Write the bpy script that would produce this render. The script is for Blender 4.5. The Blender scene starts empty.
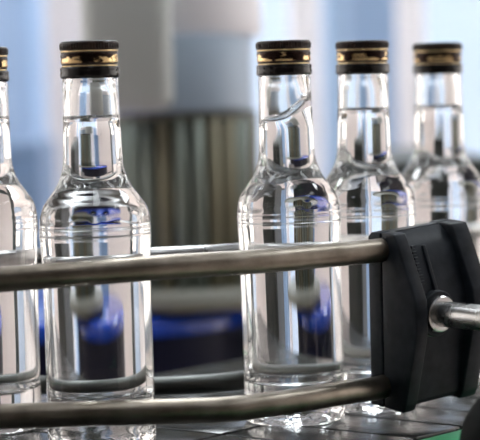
import bpy, bmesh, math, random
from mathutils import Vector, Matrix, noise
random.seed(4)
C = bpy.context.scene.collection
SC = bpy.context.scene
PI = math.pi
MM = 0.001

# ------------------------------------------------------------------ camera
F = 2080.0                      # focal length in pixels of the 480 px wide frame
CAM = Vector((0, 0, 0.21))
pitch = math.radians(3.41)
roll = math.radians(1.3)
fw = Vector((0, math.cos(pitch), -math.sin(pitch)))
r0 = Vector((1, 0, 0)); u0 = r0.cross(fw)
rt = (r0 * math.cos(roll) - u0 * math.sin(roll)).normalized()
up = rt.cross(fw).normalized()

def at(px, py, d):
    """world point on the sight line of a photo pixel, at distance d along Y"""
    v = fw + rt * ((px - 240) / F) + up * ((220 - py) / F)
    return CAM + v * (d / v.y)

def stand(px, d, z=0.0):
    """point at height z and distance d that lies in photo column px"""
    k = (px - 240) / F
    a = F and (rt - fw * k)
    X = -(a.y * (d - CAM.y) + a.z * (z - CAM.z)) / a.x + CAM.x
    return Vector((X, d, z))

cam_d = bpy.data.cameras.new('camera'); cam = bpy.data.objects.new('camera', cam_d); C.objects.link(cam)
m = Matrix((rt, up, -fw)).transposed().to_4x4(); m.translation = CAM
cam.matrix_world = m
cam_d.sensor_width = 36; cam_d.lens = F / 480 * 36
cam_d.clip_start = 0.01; cam_d.clip_end = 60
cam_d.dof.use_dof = True; cam_d.dof.focus_distance = 1.275
cam_d.dof.aperture_fstop = cam_d.lens / 22.0
SC.camera = cam

# ------------------------------------------------------------------ materials
def mat(name, col=(0.5, 0.5, 0.5), rough=0.5, metal=0.0, **kw):
    m = bpy.data.materials.new(name); m.use_nodes = True
    p = m.node_tree.nodes['Principled BSDF']
    p.inputs['Base Color'].default_value = (*col, 1)
    p.inputs['Roughness'].default_value = rough
    p.inputs['Metallic'].default_value = metal
    for k, v in kw.items():
        p.inputs[k.replace('_', ' ')].default_value = v
    return m

def vary(m, c1, c2, scale=30, stretch=(1, 1, 1), lo=0.35, hi=0.65, detail=4, bump=0.0, rough=None):
    """procedural noise colour (and roughness / bump) on a material"""
    nt = m.node_tree; N = nt.nodes; L = nt.links; p = N['Principled BSDF']
    tc = N.new('ShaderNodeTexCoord'); mp = N.new('ShaderNodeMapping'); mp.inputs['Scale'].default_value = stretch
    nz = N.new('ShaderNodeTexNoise'); nz.inputs['Scale'].default_value = scale; nz.inputs['Detail'].default_value = detail
    L.new(tc.outputs['Object'], mp.inputs['Vector']); L.new(mp.outputs['Vector'], nz.inputs['Vector'])
    rp = N.new('ShaderNodeValToRGB')
    rp.color_ramp.elements[0].position = lo; rp.color_ramp.elements[1].position = hi
    rp.color_ramp.elements[0].color = (*c1, 1); rp.color_ramp.elements[1].color = (*c2, 1)
    L.new(nz.outputs['Fac'], rp.inputs['Fac']); L.new(rp.outputs['Color'], p.inputs['Base Color'])
    if rough:
        mr = N.new('ShaderNodeMapRange'); mr.inputs['To Min'].default_value = rough[0]; mr.inputs['To Max'].default_value = rough[1]
        L.new(nz.outputs['Fac'], mr.inputs['Value']); L.new(mr.outputs['Result'], p.inputs['Roughness'])
    if bump:
        b = N.new('ShaderNodeBump'); b.inputs['Strength'].default_value = bump; b.inputs['Distance'].default_value = 0.0006
        L.new(nz.outputs['Fac'], b.inputs['Height']); L.new(b.outputs['Normal'], p.inputs['Normal'])
    return m

def glow(name, col, s):
    m = bpy.data.materials.new(name); m.use_nodes = True
    p = m.node_tree.nodes['Principled BSDF']
    p.inputs['Base Color'].default_value = (*col, 1)
    p.inputs['Emission Color'].default_value = (*col, 1); p.inputs['Emission Strength'].default_value = s
    return m

M = {}
M['glass'] = mat('clear_glass', (0.985, 0.995, 0.99), 0.0, 0, IOR=1.5, Transmission_Weight=1.0)
M['liquid'] = mat('clear_spirit_against_glass', (1, 1, 1), 0.0, 0, IOR=1.355 / 1.5, Transmission_Weight=1.0)
M['liquid_top'] = mat('clear_spirit_surface', (1, 1, 1), 0.0, 0, IOR=1.355, Transmission_Weight=1.0)
M['cap'] = vary(mat('cap_dark_brown', (0.02, 0.012, 0.009), 0.28, 0.0, Coat_Weight=0.1, Specular_IOR_Level=0.3), (0.012, 0.008, 0.007), (0.035, 0.018, 0.012), 180)
M['cap_ring'] = mat('cap_black', (0.006, 0.005, 0.005), 0.2, 0.0, Coat_Weight=0.1, Specular_IOR_Level=0.35)
M['gold'] = mat('gold_foil', (0.75, 0.56, 0.30), 0.28, 1.0)
M['orn'] = vary(mat('gold_on_brown', (0.1, 0.05, 0.02), 0.25, 0.85), (0.022, 0.011, 0.008), (0.85, 0.62, 0.32), 80, (1, 1, 2.2), 0.49, 0.54, 4)
nt = M['orn'].node_tree; nz_ = [n for n in nt.nodes if n.type == 'TEX_NOISE'][0]; rp_ = [n for n in nt.nodes if n.type == 'VALTORGB'][0]
tc_ = [n for n in nt.nodes if n.type == 'TEX_COORD'][0]
sx = nt.nodes.new('ShaderNodeSeparateXYZ'); nt.links.new(tc_.outputs['Object'], sx.inputs[0])
mr_ = nt.nodes.new('ShaderNodeMapRange'); nt.links.new(sx.outputs['Z'], mr_.inputs['Value'])
for k_, v_ in zip(('From Min', 'From Max', 'To Min', 'To Max'), (0.2314, 0.2376, 0.13, -0.13)): mr_.inputs[k_].default_value = v_
ad = nt.nodes.new('ShaderNodeMath'); nt.links.new(nz_.outputs['Fac'], ad.inputs[0]); nt.links.new(mr_.outputs['Result'], ad.inputs[1])
nt.links.new(ad.outputs[0], rp_.inputs['Fac'])
M['rail'] = vary(mat('worn_steel_rail', (0.45, 0.4, 0.34), 0.3, 1.0), (0.185, 0.158, 0.125), (0.32, 0.285, 0.24), 60, (1, 1, 1), 0.3, 0.7, 6, 0.2, (0.3, 0.5))
M['steel'] = vary(mat('bright_steel', (0.6, 0.6, 0.6), 0.25, 1.0), (0.50, 0.50, 0.50), (0.68, 0.68, 0.67), 40, (1, 1, 1), 0.3, 0.7, 4, 0.05, (0.2, 0.34))
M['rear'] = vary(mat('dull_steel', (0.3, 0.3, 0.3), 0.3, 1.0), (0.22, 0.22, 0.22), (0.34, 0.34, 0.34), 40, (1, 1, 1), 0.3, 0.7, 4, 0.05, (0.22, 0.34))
M['dim'] = mat('dimmed_steel', (0.10, 0.105, 0.10), 0.42, 1.0)  # muted highlights of the lower rear rail, put into a darker colour
M['black'] = vary(mat('black_polyamide', (0.02, 0.02, 0.022), 0.42, 0, Specular_IOR_Level=0.13), (0.009, 0.012, 0.016), (0.020, 0.025, 0.033), 120, (1, 1, 1), 0.3, 0.7, 5, 0.15, (0.36, 0.5))
M['plate'] = vary(mat('dark_chain_plate', (0.05, 0.05, 0.055), 0.22, 0.0, Specular_IOR_Level=0.25), (0.012, 0.013, 0.013), (0.04, 0.042, 0.042), 40, (1, 1, 1), 0.3, 0.7, 5, 0.08, (0.12, 0.3))
M['green'] = mat('green_wear_strip', (0.01, 0.36, 0.12), 0.4)
M['frame'] = mat('conveyor_frame_steel', (0.4, 0.41, 0.42), 0.35, 1.0)

# ------------------------------------------------------------------ mesh helpers
def obj(name, bm, material, parent=None, smooth=True, loc=None):
    me = bpy.data.meshes.new(name)
    bmesh.ops.recalc_face_normals(bm, faces=bm.faces[:])
    bm.to_mesh(me); bm.free()
    o = bpy.data.objects.new(name, me); C.objects.link(o)
    me.materials.append(material)
    if smooth:
        for p in me.polygons: p.use_smooth = True
    if parent: o.parent = parent
    if loc is not None: o.location = loc
    return o

def flat_sharp(o, deg=35):
    me = o.data
    bm = bmesh.new(); bm.from_mesh(me)
    for e in bm.edges:
        if len(e.link_faces) == 2 and e.calc_face_angle(0) > math.radians(deg): e.smooth = False
    bm.to_mesh(me); bm.free()
    return o

def empty(name, loc=(0, 0, 0), label=None, cat=None, group=None):
    o = bpy.data.objects.new(name, None); C.objects.link(o); o.location = loc
    o.empty_display_size = 0.02
    if label: o['label'] = label; o['category'] = cat
    if group: o['group'] = group
    return o

def tag(o, label, cat, group=None):
    o['label'] = label; o['category'] = cat
    if group: o['group'] = group
    return o

def struct(o):
    o['kind'] = 'structure'; return o

def box(bm, lo, hi, bev=0.0):
    b = bmesh.new()
    bmesh.ops.create_cube(b, size=1)
    lo, hi = Vector(lo), Vector(hi)
    for v in b.verts:
        v.co = Vector([lo[i] + (v.co[i] + 0.5) * (hi[i] - lo[i]) for i in range(3)])
    if bev: bmesh.ops.bevel(b, geom=b.edges[:], offset=bev, segments=2, affect='EDGES', profile=0.6)
    merge(bm, b)

def merge(bm, b, mtx=None):
    if mtx is not None: bmesh.ops.transform(b, matrix=mtx, verts=b.verts)
    t = bpy.data.meshes.new('tmp'); b.to_mesh(t); b.free(); bm.from_mesh(t); bpy.data.meshes.remove(t)

def smooth_profile(pts, n=3):
    out = []
    P = [Vector(p) for p in pts]
    for i in range(len(P) - 1):
        p0 = P[max(i - 1, 0)]; p1 = P[i]; p2 = P[i + 1]; p3 = P[min(i + 2, len(P) - 1)]
        l = (p2 - p1).length + 1e-9
        m1 = (p2 - p0) / (((p2 - p1).length + (p1 - p0).length) + 1e-9) * l
        m2 = (p3 - p1) / (((p3 - p2).length + (p2 - p1).length) + 1e-9) * l
        for k in range(n):
            t = k / n
            h = p1 * (2*t**3 - 3*t*t + 1) + m1 * (t**3 - 2*t*t + t) + p2 * (-2*t**3 + 3*t*t) + m2 * (t**3 - t*t)
            out.append((max(h.x, 0.0), h.y))
    out.append(tuple(P[-1]))
    return out

def lathe(bm, prof, segs=96, disp=None, scale=MM, closed=False):
    """revolve (r, z) points in mm about Z; ends at r = 0 become poles"""
    rings = []
    for (r, z) in prof:
        if r < 1e-5:
            rings.append([bm.verts.new((0, 0, z * scale))])
        else:
            ring = []
            for k in range(segs):
                a = 2 * PI * k / segs
                rr, zz = (r, z) if disp is None else disp(r, z, a)
                ring.append(bm.verts.new((rr * math.cos(a) * scale, rr * math.sin(a) * scale, zz * scale)))
            rings.append(ring)
    if closed: rings.append(rings[0])
    for A, B in zip(rings, rings[1:]):
        if len(A) == 1 and len(B) == 1: continue
        for k in range(segs):
            k2 = (k + 1) % segs
            if len(A) == 1: bm.faces.new((A[0], B[k], B[k2]))
            elif len(B) == 1: bm.faces.new((A[k], B[0], A[k2]))
            else: bm.faces.new((A[k], B[k], B[k2], A[k2]))
    for ends in (rings[0], rings[-1]):
        if not closed and len(ends) > 1: bm.faces.new(ends)

def curve_pts(pts, n=10):
    P = [Vector(p) for p in pts]; out = []
    for i in range(len(P) - 1):
        p0 = P[i - 1] if i else P[0] * 2 - P[1]
        p1, p2 = P[i], P[i + 1]
        p3 = P[i + 2] if i + 2 < len(P) else P[-1] * 2 - P[-2]
        for k in range(n):
            t = k / n
            out.append(0.5 * ((2 * p1) + (p2 - p0) * t + (2*p0 - 5*p1 + 4*p2 - p3) * t*t + (3*p1 - p0 - 3*p2 + p3) * t**3))
    out.append(P[-1]); return out

def tube(bm, pts, r, segs=24):
    P = [Vector(p) for p in pts]; rings = []
    ref = Vector((0, 0, 1))
    if abs((P[1] - P[0]).normalized().z) > 0.9: ref = Vector((0, 1, 0))
    for i, p in enumerate(P):
        t = (P[min(i + 1, len(P) - 1)] - P[max(i - 1, 0)]).normalized()
        a = t.cross(ref).normalized(); b = a.cross(t).normalized()
        rings.append([bm.verts.new(p + (a * math.cos(2*PI*k/segs) + b * math.sin(2*PI*k/segs)) * r) for k in range(segs)])
    for A, B in zip(rings, rings[1:]):
        for k in range(segs):
            k2 = (k + 1) % segs
            bm.faces.new((A[k], A[k2], B[k2], B[k]))
    bm.faces.new(rings[0]); bm.faces.new(rings[-1])

def prism(bm, poly, a, b, frame, bev=0.0):
    """extrude a (w, v) polygon from u=a to u=b; frame = (origin, u, v, w)"""
    O, U, V, W = frame
    t = bmesh.new()
    A = [t.verts.new(O + U * a + W * w + V * v) for w, v in poly]
    B = [t.verts.new(O + U * b + W * w + V * v) for w, v in poly]
    n = len(poly)
    t.faces.new(A); t.faces.new(B)
    for k in range(n): t.faces.new((A[k], A[(k+1) % n], B[(k+1) % n], B[k]))
    bmesh.ops.recalc_face_normals(t, faces=t.faces[:])
    if bev: bmesh.ops.bevel(t, geom=t.edges[:], offset=bev, segments=3, affect='EDGES', profile=0.5)
    merge(bm, t)

# ------------------------------------------------------------------ the hall
ZF = -0.9
XL, XR, YB, YF, ZC = -3.2, 3.4, 6.2, -2.6, 2.3
wallm = vary(mat('blue_white_paint', (0.55, 0.66, 0.80), 0.8), (0.48, 0.59, 0.74), (0.55, 0.65, 0.79), 1.5)
warm = vary(mat('warm_white_paint', (0.8, 0.74, 0.70), 0.8), (0.76, 0.70, 0.66), (0.83, 0.78, 0.74), 1.5)
floorm = vary(mat('pale_pink_grey_epoxy', (0.7, 0.6, 0.55), 0.5), (0.70, 0.59, 0.54), (0.78, 0.67, 0.62), 3)
def slab(name, lo, hi, m):
    b = bmesh.new(); box(b, lo, hi); return struct(obj(name, b, m, smooth=False))
slab('floor', (XL, YF, ZF - 0.1), (XR, YB, ZF), floorm)
ceilm = vary(mat('grey_ceiling', (0.3, 0.3, 0.3), 0.8), (0.22, 0.22, 0.23), (0.27, 0.27, 0.28), 2)
darkwall = vary(mat('dark_grey_paint', (0.1, 0.09, 0.08), 0.7), (0.09, 0.08, 0.07), (0.12, 0.11, 0.10), 2)
slab('ceiling', (XL, YF, ZC), (XR, YB, ZC + 0.1), ceilm)
slab('wall_back', (XL, YB, ZF), (XR, YB + 0.1, ZC), wallm)
slab('wall_front', (XL, YF - 0.1, ZF), (XR, YF, ZC), darkwall)
slab('wall_left', (XL - 0.1, YF, ZF), (XL, YB, ZC), warm)
slab('wall_right', (XR, YF, ZF), (XR + 0.1, YB, ZC), warm)
day = glow('pane_glow', (0.93, 0.96, 1.0), 1.6)
day2 = glow('warm_pane_glow', (1.0, 0.93, 0.87), 1.6)  # glow of the unseen windows, added for warm light from the sides
framem = mat('window_frame_grey', (0.35, 0.38, 0.42), 0.5)
wn = [0]
def window(axis, pos, a0, a1, z0, z1, pm, nb=3):  # unseen glowing windows, added to light the hall and fill the refractions
    wn[0] += 1
    e = empty('window_%d' % wn[0], (0, 0, 0)); struct(e)
    def put(name, lo, hi, mm):
        b = bmesh.new()
        for l, h in zip(lo, hi): box(b, l, h)
        return obj(name, b, mm, e, smooth=False)
    def P(a, z, t):
        return (a, pos + t, z) if axis == 'y' else (pos + t, a, z)
    s = -1 if (pos > 0) else 1
    put('pane', [P(a0, z0, 0.012 * s if s > 0 else 0.012 * s)], [P(a1, z1, 0.004 * s)], pm)
    los, his = [], []
    for k in range(nb + 1):
        a = a0 + (a1 - a0) * k / nb
        los.append(P(a - 0.04, z0 - 0.05, 0.0)); his.append(P(a + 0.04, z1 + 0.05, 0.05 * s))
    for z in (z0, z1):
        los.append(P(a0, z - 0.05, 0.0)); his.append(P(a1, z + 0.05, 0.05 * s))
    put('window_frame', los, his, framem)
window('y', YB, -2.9, -1.0, 0.0, 2.0, day2, 3)
window('y', YB, 1.0, 3.0, 0.0, 2.0, day2, 3)
window('x', XL, 1.2, 5.6, -0.35, 1.9, day2, 5)
window('x', XR, 1.2, 5.6, -0.35, 1.9, day2, 5)

lampm = {y: glow('added_lamp_glow', (0.90, 0.96, 1.0), q) for y, q in ((0.6, 4.5), (2.4, 21), (4.6, 32))}  # unseen lamps added to light the hall, rear rows strongest
housing = mat('lamp_housing_white', (0.8, 0.8, 0.8), 0.5)
k = 0
for x in (-1.6, 0.1, 1.8):
    for y in (0.6, 2.4, 4.6):
        e = empty('added_lamp', (x, y, ZC), 'added unseen lamp panel under the hall ceiling', 'lamp', 'added lamp panels under the ceiling')
        b = bmesh.new(); box(b, (-0.22, -0.62, -0.06), (0.22, 0.62, 0.0)); obj('housing', b, housing, e, False)
        b = bmesh.new(); box(b, (-0.19, -0.58, -0.066), (0.19, 0.58, -0.058)); obj('diffuser', b, lampm[y], e, False)

# ------------------------------------------------------------------ bottles
def outer_disp(r, z, a):
    d = 0.0
    if 135.5 < z < 146 and r > 28:                   # embossed marks round the shoulder
        f = math.sin((z - 135.5) / 10.5 * PI)
        d += 0.55 * f * max(0, noise.noise(Vector((math.cos(a) * 9, math.sin(a) * 9, z * 0.23)))) * (1 if math.sin(a * 9) > -0.3 else 0)
    if 0.8 < z < 11 and r > 30:                      # stippled heel
        d += 0.55 * noise.noise(Vector((math.cos(a) * 16, math.sin(a) * 16, z * 0.4)))
    d += 0.10 * noise.noise(Vector((math.cos(a) * 1.6, math.sin(a) * 1.6, z * 0.02)))
    return r + d, z
outer = [(0, 6), (12, 5.4), (20, 3.6), (26, 1.2), (28.5, 0.3), (30, 0), (31.2, 0.6), (32.1, 2.4), (32.6, 5.5), (32.7, 10), (32.7, 18), (32.6, 34),
         (32.5, 60), (32.5, 90), (32.8, 116), (33.3, 124.5), (33.45, 126.6), (33.75, 127.6), (33.75, 128.6), (33.45, 129.6), (33.4, 130.6), (33.7, 131.6), (33.7, 132.6), (33.4, 133.8),
         (33.2, 137), (32.8, 140), (32.1, 143.2), (30.7, 146.7), (28.3, 150.2), (25.7, 153.6), (23.2, 157.2), (21, 161.3), (19.4, 165.6),
         (18.3, 170), (17.8, 176), (17.4, 190), (17.1, 205), (16.9, 216), (16.8, 221), (16.0, 223), (14.2, 224), (13.8, 226), (13.8, 238), (13.2, 241.5), (12.2, 242)]
inner = [(11.2, 241), (11.0, 236), (11.6, 226), (13.0, 219), (13.9, 212), (14.2, 200), (14.4, 188), (14.7, 177), (15.2, 170), (16.3, 164.3), (18.2, 159), (20.6, 154.8),
         (23.3, 151.1), (26.1, 147.4), (28.1, 143.6), (29.2, 139.5), (29.9, 134), (30.0, 126), (29.8, 110), (29.7, 80), (29.7, 46), (29.6, 36), (28.8, 31), (26.8, 27.5), (23, 25.4), (14, 24.2), (0, 23.8)]
SEG = 128
def inner_noise(a, z):
    return 0.12 * noise.noise(Vector((math.cos(a) * 1.3 + 7, math.sin(a) * 1.3, z * 0.03)))
def surf_z(level, a, r, slope, swirl):
    x = r * math.cos(a); y = r * math.sin(a)
    return level + slope * x + (swirl * 0.12 * abs(x) ** 1.6 + 0.25 * slope * y if slope else 0)
RL = 14.2
def strip(bm, rings, mi=None):
    for n, (A, B) in enumerate(zip(rings, rings[1:])):
        for k in range(SEG):
            k2 = (k + 1) % SEG
            if len(A) == 1: f = bm.faces.new((A[0], B[k], B[k2]))
            elif len(B) == 1: f = bm.faces.new((A[k], B[0], A[k2]))
            else: f = bm.faces.new((A[k], B[k], B[k2], A[k2]))
            if mi: f.material_index = mi[n]
def ring_of(bm, r, fz, fr=None):
    if r < 1e-5: return [bm.verts.new((0, 0, fz(0) * MM))]
    out = []
    for k in range(SEG):
        a = 2 * PI * k / SEG; rr = fr(a) if fr else r
        out.append(bm.verts.new((rr * math.cos(a) * MM, rr * math.sin(a) * MM, fz(a) * MM)))
    return out
def glass_mesh(level, slope=0.0, swirl=0.0):
    """outer wall and the dry inner wall; the wetted inner wall is the skin of the liquid"""
    bm = bmesh.new(); rings = []
    for r, z in smooth_profile(outer, 3):
        rings.append(ring_of(bm, r, lambda a: z, lambda a: outer_disp(r, z, a)[0]))
    for r, z in smooth_profile(inner, 3):
        if z > level + 9: rings.append(ring_of(bm, r, lambda a: z, lambda a: r + inner_noise(a, z)))
    rings.append(ring_of(bm, RL, lambda a: surf_z(level, a, RL, slope, swirl), lambda a: RL + inner_noise(a, level)))
    strip(bm, rings)
    return bm
def liquid_mesh(level, slope=0.0, swirl=0.0):
    bm = bmesh.new(); rings = []; mi = []
    for r, z in reversed(smooth_profile(inner, 3)):
        if z < level - 9:
            rings.append(ring_of(bm, r, lambda a: z, lambda a: r + inner_noise(a, z))); mi.append(0)
    rings.append(ring_of(bm, RL, lambda a: surf_z(level, a, RL, slope, swirl), lambda a: RL + inner_noise(a, level)))
    for r, dz in ((RL - 0.7, -0.8), (RL - 2.2, -1.2), (9, -1.3), (5, -1.3), (0, -1.3)):
        mi.append(1); rings.append(ring_of(bm, r, lambda a: surf_z(level, a, r, slope, swirl) + dz))
    strip(bm, rings, mi)
    return bm
def add_liquid(parent, *args):
    o = obj('liquid', liquid_mesh(*args), M['liquid'], parent)
    o.data.materials.append(M['liquid_top'])
    return o

def cap_mesh():
    bm = bmesh.new()
    def kn(r, z, a):
        if 240.2 < z < 243.6: return r + 0.28 * (1 if math.sin(a * 60) > 0 else -1), z
        return r, z
    lathe(bm, [(0, 244.7), (10, 244.8), (15.5, 244.9), (16.8, 244.6), (17.4, 243.8), (17.55, 243.0), (17.55, 241.6), (17.5, 240.4), (17.5, 239.8),
               (17.1, 239.4), (17.0, 238.2), (17.0, 231.6), (16.5, 230.6), (16.4, 230.0), (16.2, 229.4), (14.6, 229.2), (14.6, 242.4), (0, 242.5)], 240, kn)
    return bm
def ring_mesh(rs):
    bm = bmesh.new(); lathe(bm, rs, 120, None, MM, True); return bm

proto = None
B_PARTS = []
def make_bottle():
    root = empty('glass_bottle')
    obj('glass_body', glass_mesh(200.5), M['glass'], root)
    add_liquid(root, 200.5)
    cap = flat_sharp(obj('screw_cap', cap_mesh(), M['cap'], root), 40)
    obj('gold_line', ring_mesh([(16.9, 239.3), (17.3, 239.2), (17.3, 238.4), (16.9, 238.3)]), M['gold'], cap)
    obj('ornament_band', ring_mesh([(16.9, 237.6), (17.3, 237.2), (17.35, 235.8), (17.0, 234.6), (17.25, 233.2), (17.2, 232.0), (16.8, 231.2), (16.7, 237.2)]), M['orn'], cap)
    obj('tamper_ring', ring_mesh(smooth_profile([(16.2, 229.6), (17.4, 229.4), (17.9, 228.4), (17.7, 227.2), (17.7, 226.4), (17.95, 225.2), (17.9, 223.8), (17.3, 222.8), (16.9, 222.6), (16.7, 224)], 2)), M['cap_ring'], cap)
    obj('seal_line', ring_mesh([(16.1, 230.4), (16.75, 230.3), (16.85, 229.8), (16.3, 229.5)]), M['gold'], cap)
    return root
def copy_tree(o, parent=None):
    c = o.copy(); C.objects.link(c)
    if parent: c.parent = parent
    for ch in list(o.children): copy_tree(ch, c)
    return c
proto = make_bottle()
GR = 'filled bottles standing on the conveyor'
# column of the base in the photo, distance, turn, tilt about Y (deg), label
BOT = [(-8.5, 1.334, 0.3, 0.0, 'clear glass bottle cut off by the left edge of the photo, cap half outside'),
       (102.6, 1.25, 1.9, -0.4, 'large clear glass bottle with brown and gold cap, nearest and second from the left'),
       (295.5, 1.34, 4.0, -0.65, 'clear bottle in the middle, its liquid surface slanting up to the right in the neck'),
       (369, 1.39, 5.1, 0.0, 'clear bottle standing directly behind the left edge of the black clamp, fourth from left'),
       (443, 1.50, 2.7, 0.0, 'blurred clear bottle farthest back behind the black clamp, rightmost of the five')]
bottles = []
for i, (px, d, turn, tilt, lab) in enumerate(BOT):
    o = proto if i == 1 else copy_tree(proto)
    o.location = stand(px, d); o.rotation_euler = (0, math.radians(tilt), 0)
    tag(o, lab, 'bottle', GR)
    for ch in o.children:
        ch.rotation_euler = (0, 0, turn if i != 2 or ch.name.startswith('screw_cap') else 0)
    bottles.append(o)
for ch in list(bottles[2].children):                  # its liquid sloshes up on one side
    if ch.name.startswith('liquid'):
        n_ = add_liquid(None, 198.0, 0.5, 0.6); ch.data = n_.data; bpy.data.objects.remove(n_)
    elif ch.name.startswith('glass_body'):
        n_ = obj('glass_body', glass_mesh(198.0, 0.5, 0.6), M['glass']); ch.data = n_.data; bpy.data.objects.remove(n_)

# ------------------------------------------------------------------ conveyor under the bottles
th = math.radians(51)
CO = Vector((0.1026, 1.255, 0)); CU = Vector((math.cos(th), math.sin(th), 0)); CN = Vector((-math.sin(th), math.cos(th), 0)); CZ = Vector((0, 0, 1))
conv = empty('conveyor', (CO.x, CO.y, ZF), 'conveyor of dark glossy chain plates with green edge strip under the bottles', 'conveyor')
def cbox(bm, s0, s1, n0, n1, z0, z1, bev=0):
    b = bmesh.new(); box(b, (s0, n0, z0), (s1, n1, z1), bev)
    R = Matrix((CU, CN, CZ)).transposed().to_4x4(); R.translation = Vector((0, 0, -ZF))
    merge(bm, b, R)
PITCH = 0.052
for lane in range(3):
    for k in range(-8, 14):
        bm = bmesh.new()
        cbox(bm, 0.004 + k * PITCH, 0.004 + (k + 1) * PITCH - 0.0022, lane * 0.112 + 0.001, lane * 0.112 + 0.1095, -0.005, -0.0003, 0.0012)
        obj('chain_plate', bm, M['plate'], conv)
bm = bmesh.new(); cbox(bm, -0.45, 0.75, -0.022, -0.0015, -0.03, -0.0015, 0.001); obj('wear_strip', bm, M['green'], conv)
bm = bmesh.new(); cbox(bm, -0.45, 0.75, -0.034, 0.36, -0.09, -0.031, 0.002); obj('frame', bm, M['frame'], conv)
for s in (-0.38, 0.66):
    for n in (0.0, 0.32):
        bm = bmesh.new(); cbox(bm, s - 0.025, s + 0.025, n - 0.025, n + 0.025, ZF, -0.09); obj('leg', bm, M['frame'], conv)

# ------------------------------------------------------------------ front guide rail with its clamp
tq = math.radians(37)
U = Vector((math.cos(tq), math.sin(tq), 0.085)).normalized(); W = Vector((math.sin(tq), -math.cos(tq), 0)); V = Vector((0, 0, 1))
KO = at(371, 404, 1.305)
fr = (KO, U, V, W)
guide = empty('guide_rail', (KO.x, KO.y, KO.z), 'worn steel double guide rail with black clamp in front of the bottles', 'guide rail')
def gobj(name, bm, m, par=None, smooth=True, sharp=True):
    o = obj(name, bm, m, smooth=smooth)
    if sharp: flat_sharp(o, 30)
    o.data.transform(Matrix.Translation(-KO))
    o.parent = par or guide
    return o
def rail_path(pts, zoff):
    P = [at(px, py, d) for px, py, d in pts]
    e = KO + W * 0.0125 + V * zoff
    P[-1] = e - U * 0.006
    P += [e + U * 0.02, e + U * 0.054]
    return curve_pts(P, 10)
up_rail = rail_path([(-60, 283.5, 1.19), (0, 279.5, 1.19), (60, 275, 1.192), (120, 270.5, 1.20), (180, 266, 1.213), (250, 262, 1.235), (315, 256.5, 1.265), (375, 251, 1.30)], 0.0985)
lo_rail = rail_path([(-60, 418, 1.21), (0, 416.5, 1.20), (60, 414.5, 1.198), (120, 412.5, 1.2), (180, 411, 1.205), (235, 408.5, 1.213), (290, 401.5, 1.235), (345, 392.5, 1.268), (384, 383.5, 1.3)], 0.0125)
for nm, path in (('upper', up_rail), ('lower', lo_rail)):
    bm = bmesh.new(); tube(bm, path, 0.0074, 32)
    r = gobj('rail', bm, M['rail'], sharp=False)

mm = lambda pts: [(a * MM, b * MM) for a, b in pts]
rear = mm([(0, 0), (0, 106), (3, 109), (11.7, 109), (11.7, -1), (0, 0)][:-1])
front = mm([(12.7, -1), (12.7, 109), (24.5, 108), (27, 104), (43.5, 68), (44.3, 60), (44.3, 48), (43, 41), (33, 2), (30, -3)])
clamp = None
bm = bmesh.new()
prism(bm, rear, 0, 0.009, fr, 0.0008); prism(bm, rear, 0.0495, 0.062, fr, 0.0008)
body_r = mm([(1.5, 1.5), (1.5, 107), (3, 108.4), (12.9, 108.4), (12.9, 1)])
body_f = mm([(11.8, 1), (11.8, 108.2), (15, 107.4), (25, 98), (33, 77), (36, 68), (37, 60), (36.5, 46), (34, 36), (29.5, 3), (27, 0)])
prism(bm, body_r, 0.008, 0.051, fr); prism(bm, body_f, 0.008, 0.051, fr)
clamp = gobj('clamp_body', bm, M['black'])
for a, b in ((0, 0.010), (0.0485, 0.062)):
    bm = bmesh.new(); prism(bm, front, a, b, fr, 0.0011)
    gobj('jaw_plate', bm, M['black'], clamp)
# toothed strip beside the first jaw plate, and the groove ribs down to the boss
bm = bmesh.new()
for k in range(7):
    v = 0.0975 - k * 0.0036; w = 0.0258 + (0.098 - v) * 0.38
    prism(bm, [(w, v), (w, v + 0.0022), (w + 0.0012, v + 0.0018), (w + 0.0018, v + 0.0004)], 0.0125, 0.0155, fr)
gobj('toothed_strip', bm, M['black'], clamp)
bm = bmesh.new()
for u in (0.0225,):
    prism(bm, [(0.022, 0.098), (0.0262, 0.0985), (0.0385, 0.068), (0.034, 0.066)], u, u + 0.0028, fr, 0.0006)
gobj('rib', bm, M['black'], clamp)
cc = KO + U * 0.0225 + V * 0.0565
def ring_along(bm, c, r1, r0, w0, w1, segs=40, ch=0.0008):
    prof = [(r0, w0), (r1, w0), (r1, w1 - ch), (r1 - ch, w1), (r0, w1)]
    b = bmesh.new()
    lathe(b, [(r, z) for r, z in prof], segs, None, 1.0, True)
    R = Matrix((U, V, W)).transposed().to_4x4(); R.translation = c
    merge(bm, b, R)
bm = bmesh.new(); ring_along(bm, cc, 0.0145, 0.0105, 0.030, 0.0395)
gobj('boss', bm, M['black'], clamp)
bm = bmesh.new(); ring_along(bm, cc, 0.0112, 0.0080, 0.030, 0.0440)
gobj('collar', bm, M['steel'], clamp)
bm = bmesh.new(); tube(bm, [cc + W * 0.020, cc + W * 0.10, cc + W * 0.19], 0.0080, 32)
gobj('support_rod', bm, M['steel'], sharp=True)
pe = cc + W * 0.19
bm = bmesh.new(); tube(bm, [Vector((pe.x, pe.y, pe.z + 0.04)), Vector((pe.x, pe.y, -0.3)), Vector((pe.x, pe.y, ZF))], 0.012, 24)
gobj('post', bm, M['steel'])
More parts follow.
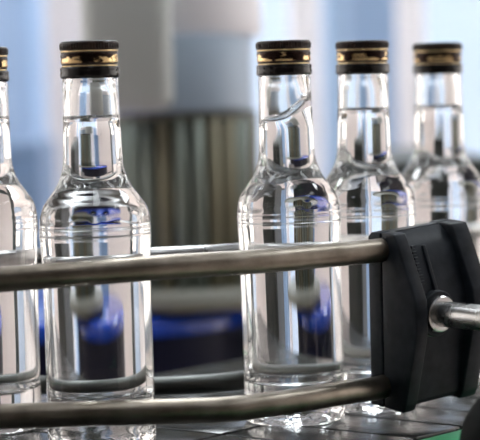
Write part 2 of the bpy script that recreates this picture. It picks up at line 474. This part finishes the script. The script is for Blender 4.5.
# black hand knob on the post, its rim reaches into the corner of the view
kc = at(531, 450, 1.17)
bm = bmesh.new()
b = bmesh.new()
lathe(b, smooth_profile([(0, -14), (16, -14), (24, -12.5), (27.5, -8), (28, 0), (27.5, 8), (24, 12.5), (14, 14), (0, 14.5)], 2), 64, lambda r, z, a: (r, z))
ax = (Vector((pe.x, pe.y, kc.z)) - kc).normalized()
a2 = ax.cross(Vector((0, 0, 1))).normalized()
R = Matrix((a2, Vector((0, 0, 1)), Vector((0.1, -1, 0.05)).normalized())).transposed().to_4x4(); R.translation = kc
R = (Vector((0, 0, 1)).rotation_difference(Vector((0.35, -0.93, 0.1)))).to_matrix().to_4x4(); R.translation = kc
merge(bm, b, R @ Matrix.Scale(1.45, 4))
knob = gobj('hand_knob', bm, mat('black_knob_plastic', (0.006, 0.007, 0.007), 0.6, 0, Specular_IOR_Level=0.05), sharp=False)
bm = bmesh.new(); tube(bm, [kc + Vector((0.01, 0.004, 0)), Vector((pe.x, pe.y, kc.z))], 0.006, 16)
gobj('stem', bm, M['steel'], knob)

# ------------------------------------------------------------------ rear guide rail behind the bottles
RX = [(-0.36, 1.50), (-0.25, 1.425), (-0.165, 1.384), (-0.0865, 1.352), (-0.03, 1.355), (0.007, 1.377), (0.05, 1.421), (0.114, 1.527), (0.17, 1.63), (0.24, 1.74), (0.34, 1.88), (0.47, 2.03)]
back = empty('rear_guide_rail', (RX[4][0], RX[4][1], -0.09), 'bright steel double guide rail running behind the bottles', 'guide rail')
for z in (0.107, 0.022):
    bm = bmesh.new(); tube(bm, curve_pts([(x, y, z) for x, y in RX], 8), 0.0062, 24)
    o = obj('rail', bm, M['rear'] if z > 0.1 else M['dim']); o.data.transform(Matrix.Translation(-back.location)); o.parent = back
for i in (0, 11):
    x, y = RX[i]
    bm = bmesh.new(); tube(bm, [(x, y + 0.014, 0.13), (x, y + 0.014, 0.03), (x, y + 0.014, ZF)], 0.008, 16)
    o = obj('post', bm, M['rear']); o.data.transform(Matrix.Translation(-back.location)); o.parent = back

# ------------------------------------------------------------------ machine turret behind
TC = stand(188, 2.12)
white = mat('white_enamel', (0.82, 0.80, 0.84), 0.4)
grey = vary(mat('grey_blue_housing', (0.30, 0.37, 0.46), 0.45), (0.33, 0.41, 0.51), (0.38, 0.46, 0.56), 8)
pale = mat('pale_grey_housing', (0.52, 0.55, 0.54), 0.45)
deckm = mat('olive_grey_deck', (0.22, 0.22, 0.19), 0.5)
navy = vary(mat('dark_navy', (0.01, 0.02, 0.1), 0.4, 0, Specular_IOR_Level=0.15), (0.002, 0.003, 0.014), (0.003, 0.004, 0.02), 6)  # drum colour, much darker than its rim
blue = vary(mat('deep_blue_enamel', (0.01, 0.05, 0.4), 0.12), (0.006, 0.035, 0.33), (0.012, 0.06, 0.42), 6)
darkm = mat('dark_core', (0.07, 0.072, 0.055), 0.5)
olive = mat('olive_brass_pipe', (0.24, 0.22, 0.15), 0.5, 0.3)
greenish = mat('grey_green_pipe', (0.22, 0.25, 0.22), 0.4, 0.5)
tur = empty('filling_turret', (TC.x, TC.y, ZF), 'machine turret with grey head, upright pipes and blue drum behind the bottles', 'machine')
def tl(name, prof, m, segs=64, off=(0, 0)):
    bm = bmesh.new(); lathe(bm, prof, segs); bmesh.ops.translate(bm, verts=bm.verts, vec=(off[0], off[1], -ZF)); return flat_sharp(obj(name, bm, m, tur), 40)
tl('column_core', [(0, 20), (64, 20), (64, 205), (0, 205)], darkm)
tl('head', [(0, 195), (74, 195), (77, 198), (77, 268), (75, 271), (0, 271)], grey, 64, (-0.006, 0))
tl('dome', smooth_profile([(0, 271), (86, 271), (88, 275), (88, 300), (85, 325), (70, 345), (40, 358), (0, 362)], 3), white, 64, (-0.006, 0.02))
tl('head_flange', [(0, 186), (75, 186), (75, 195), (0, 195)], darkm)
for k in range(26):
    a = 2 * PI * k / 26 + 0.1
    bm = bmesh.new(); tube(bm, [Vector((math.cos(a) * 0.069, math.sin(a) * 0.069, z - ZF)) for z in (0.016, 0.1, 0.19)], 0.0066, 16)
    obj('pipe', bm, (olive, greenish, darkm, greenish, darkm, olive, greenish)[(k * 5 + k // 3) % 7], tur)
tl('deck', [(0, 4), (128, 4), (132, 8), (132, 14), (128, 20), (0, 20)], deckm)
DX = stand(76, 2.16).x - TC.x
tl('blue_rim', [(0, -19), (186, -20), (190, -18), (190, -11), (188.5, -6), (184, -2.5), (176, -1), (0, -1)], blue, 96, (DX, 0.03))
tl('blue_drum', [(0, -160), (184, -160), (186, -150), (186, -20), (0, -20)], navy, 96, (DX, 0.03))
tl('pedestal', [(0, -900), (200, -900), (200, -860), (90, -850), (90, -100), (0, -100)], M['frame'])
PX = stand(136, 2.03)
bm = bmesh.new(); box(bm, (-0.045, -0.03, 0.197), (0.042, 0.03, 0.345), 0.016); bmesh.ops.translate(bm, verts=bm.verts, vec=(PX.x - TC.x, PX.y - TC.y, -ZF)); obj('head_side_box', bm, pale, tur)  # pale left side of the head, added as a separate box

# ------------------------------------------------------------------ far machinery in the hall
skyb = mat('light_blue_enamel', (0.32, 0.46, 0.66), 0.45)
midb = mat('mid_blue_enamel', (0.10, 0.19, 0.38), 0.4)
dk = mat('dark_machine_paint', (0.05, 0.06, 0.06), 0.5)
def col(name, px, d, half, z0, z1, m, label, cat, group=None):
    """round steel column with a foot flange"""
    p = stand(px, d, 0)
    e = empty(name, (p.x, p.y, ZF), label, cat, group)
    bm = bmesh.new(); tube(bm, [(0, 0, 0.02), (0, 0, 0.6), (0, 0, z1 - ZF)], half, 32); obj('shaft', bm, m, e)
    bm = bmesh.new(); tube(bm, [(0, 0, 0), (0, 0, 0.02)], half * 2, 32); flat_sharp(obj('foot_flange', bm, M['frame'], e))
    return e
col('column', 308, 3.4, 0.026, 0, ZC, white, 'blurred white column rising between the third and fourth bottle caps', 'column')
col('column', 414, 3.4, 0.024, 0, ZC, white, 'blurred white column rising behind the rightmost bottle cap', 'column')
col('column', 340, 3.8, 0.022, 0, ZC, skyb, 'blurred light blue column behind the fourth bottle cap', 'column')

def cabinet(name, px0, px1, py_top, d, depth, m, label, doorm=None):
    a = at(px0, py_top, d); b_ = at(px1, py_top, d)
    cx = (a.x + b_.x) / 2; hw = (b_.x - a.x) / 2; h = a.z - ZF
    e = empty(name, (cx, d + depth / 2, ZF), label, 'machine')
    bm = bmesh.new(); box(bm, (-hw, -depth / 2, 0.08), (hw, depth / 2, h), 0.01); obj('body', bm, m, e, False)
    bm = bmesh.new(); box(bm, (-hw * 0.86, -depth / 2 - 0.014, 0.14), (hw * 0.86, -depth / 2 - 0.002, h - 0.05), 0.004); dd = obj('door', bm, doorm or m, e, False)
    bm = bmesh.new(); tube(bm, [(hw * 0.7, -depth / 2 - 0.03, h * 0.5), (hw * 0.7, -depth / 2 - 0.03, h * 0.5 + 0.12)], 0.008, 12); obj('handle', bm, M['steel'], dd)
    bm = bmesh.new(); box(bm, (-hw * 0.95, -depth / 2 + 0.02, 0), (hw * 0.95, depth / 2 - 0.02, 0.08)); obj('plinth', bm, dk, e, False)
    return e
cabinet('machine_cabinet', 42, 116, -60, 3.9, 0.4, white, 'blurred tall white cabinet behind the gap left of the second bottle')
cabinet('machine_cabinet', -40, 40, 143, 3.3, 0.3, mat('grey_blue_paint', (0.17, 0.26, 0.42), 0.5), 'blurred low blue machine behind the shoulder of the leftmost bottle')
cabinet('machine_cabinet', 391, 500, 160, 2.16, 0.5, mat('dark_green_grey_paint', (0.03, 0.037, 0.033), 0.5), 'dark machine low behind the rightmost bottle')
cabinet('machine_cabinet', 328, 402, -90, 4.3, 0.4, skyb, 'tall light blue cabinet blurred behind the fourth and fifth bottle caps')
cabinet('machine_cabinet', -80, 30, -90, 4.5, 0.4, skyb, 'tall light blue cabinet blurred at the left edge behind the leftmost bottle cap')

wpink = mat('warm_white_enamel', (0.84, 0.75, 0.72), 0.5)
cabinet('machine_cabinet', -520, -60, -420, 3.75, 0.4, wpink, 'added unseen warm white cabinet left of the view, beyond the leftmost bottle')  # both side cabinets are unseen, added so the bottles refract pinkish white
cabinet('machine_cabinet', 520, 900, -420, 3.75, 0.4, wpink, 'added unseen warm white cabinet right of the view, beyond the black clamp')
for x, y, q in ((-1.05, 3.3, 0.05), (0.78, 2.5, 0.04), (1.12, 3.2, 0.05), (1.75, 3.0, 0.06), (-1.8, 2.6, 0.06)):  # unseen posts added to put dark strips into the bottles' refraction
    e = empty('added_post', (x, y, ZF), 'unseen dark post added for the dark strips refracted in the bottles', 'post', 'added dark posts beside the line')
    bm = bmesh.new(); tube(bm, [(0, 0, 0.02), (0, 0, 0.6), (0, 0, ZC - ZF)], q, 24); obj('shaft', bm, dk, e)
    bm = bmesh.new(); tube(bm, [(0, 0, 0), (0, 0, 0.02)], q * 2, 24); flat_sharp(obj('foot_flange', bm, M['frame'], e))

# ------------------------------------------------------------------ world, view
w = bpy.data.worlds.new('world'); SC.world = w; w.use_nodes = True
w.node_tree.nodes['Background'].inputs['Color'].default_value = (0.7, 0.8, 1.0, 1)
w.node_tree.nodes['Background'].inputs['Strength'].default_value = 0.4
vs = SC.view_settings
SC.display_settings.display_device = 'sRGB'
vs.view_transform = 'Standard'; vs.look = 'None'; vs.gamma = 1.0; vs.use_curve_mapping = False
vs.exposure = -0.1
cy = SC.cycles
cy.max_bounces = 32; cy.transmission_bounces = 32; cy.glossy_bounces = 12; cy.diffuse_bounces = 4
cy.caustics_refractive = True; cy.caustics_reflective = False
cy.use_denoising = True
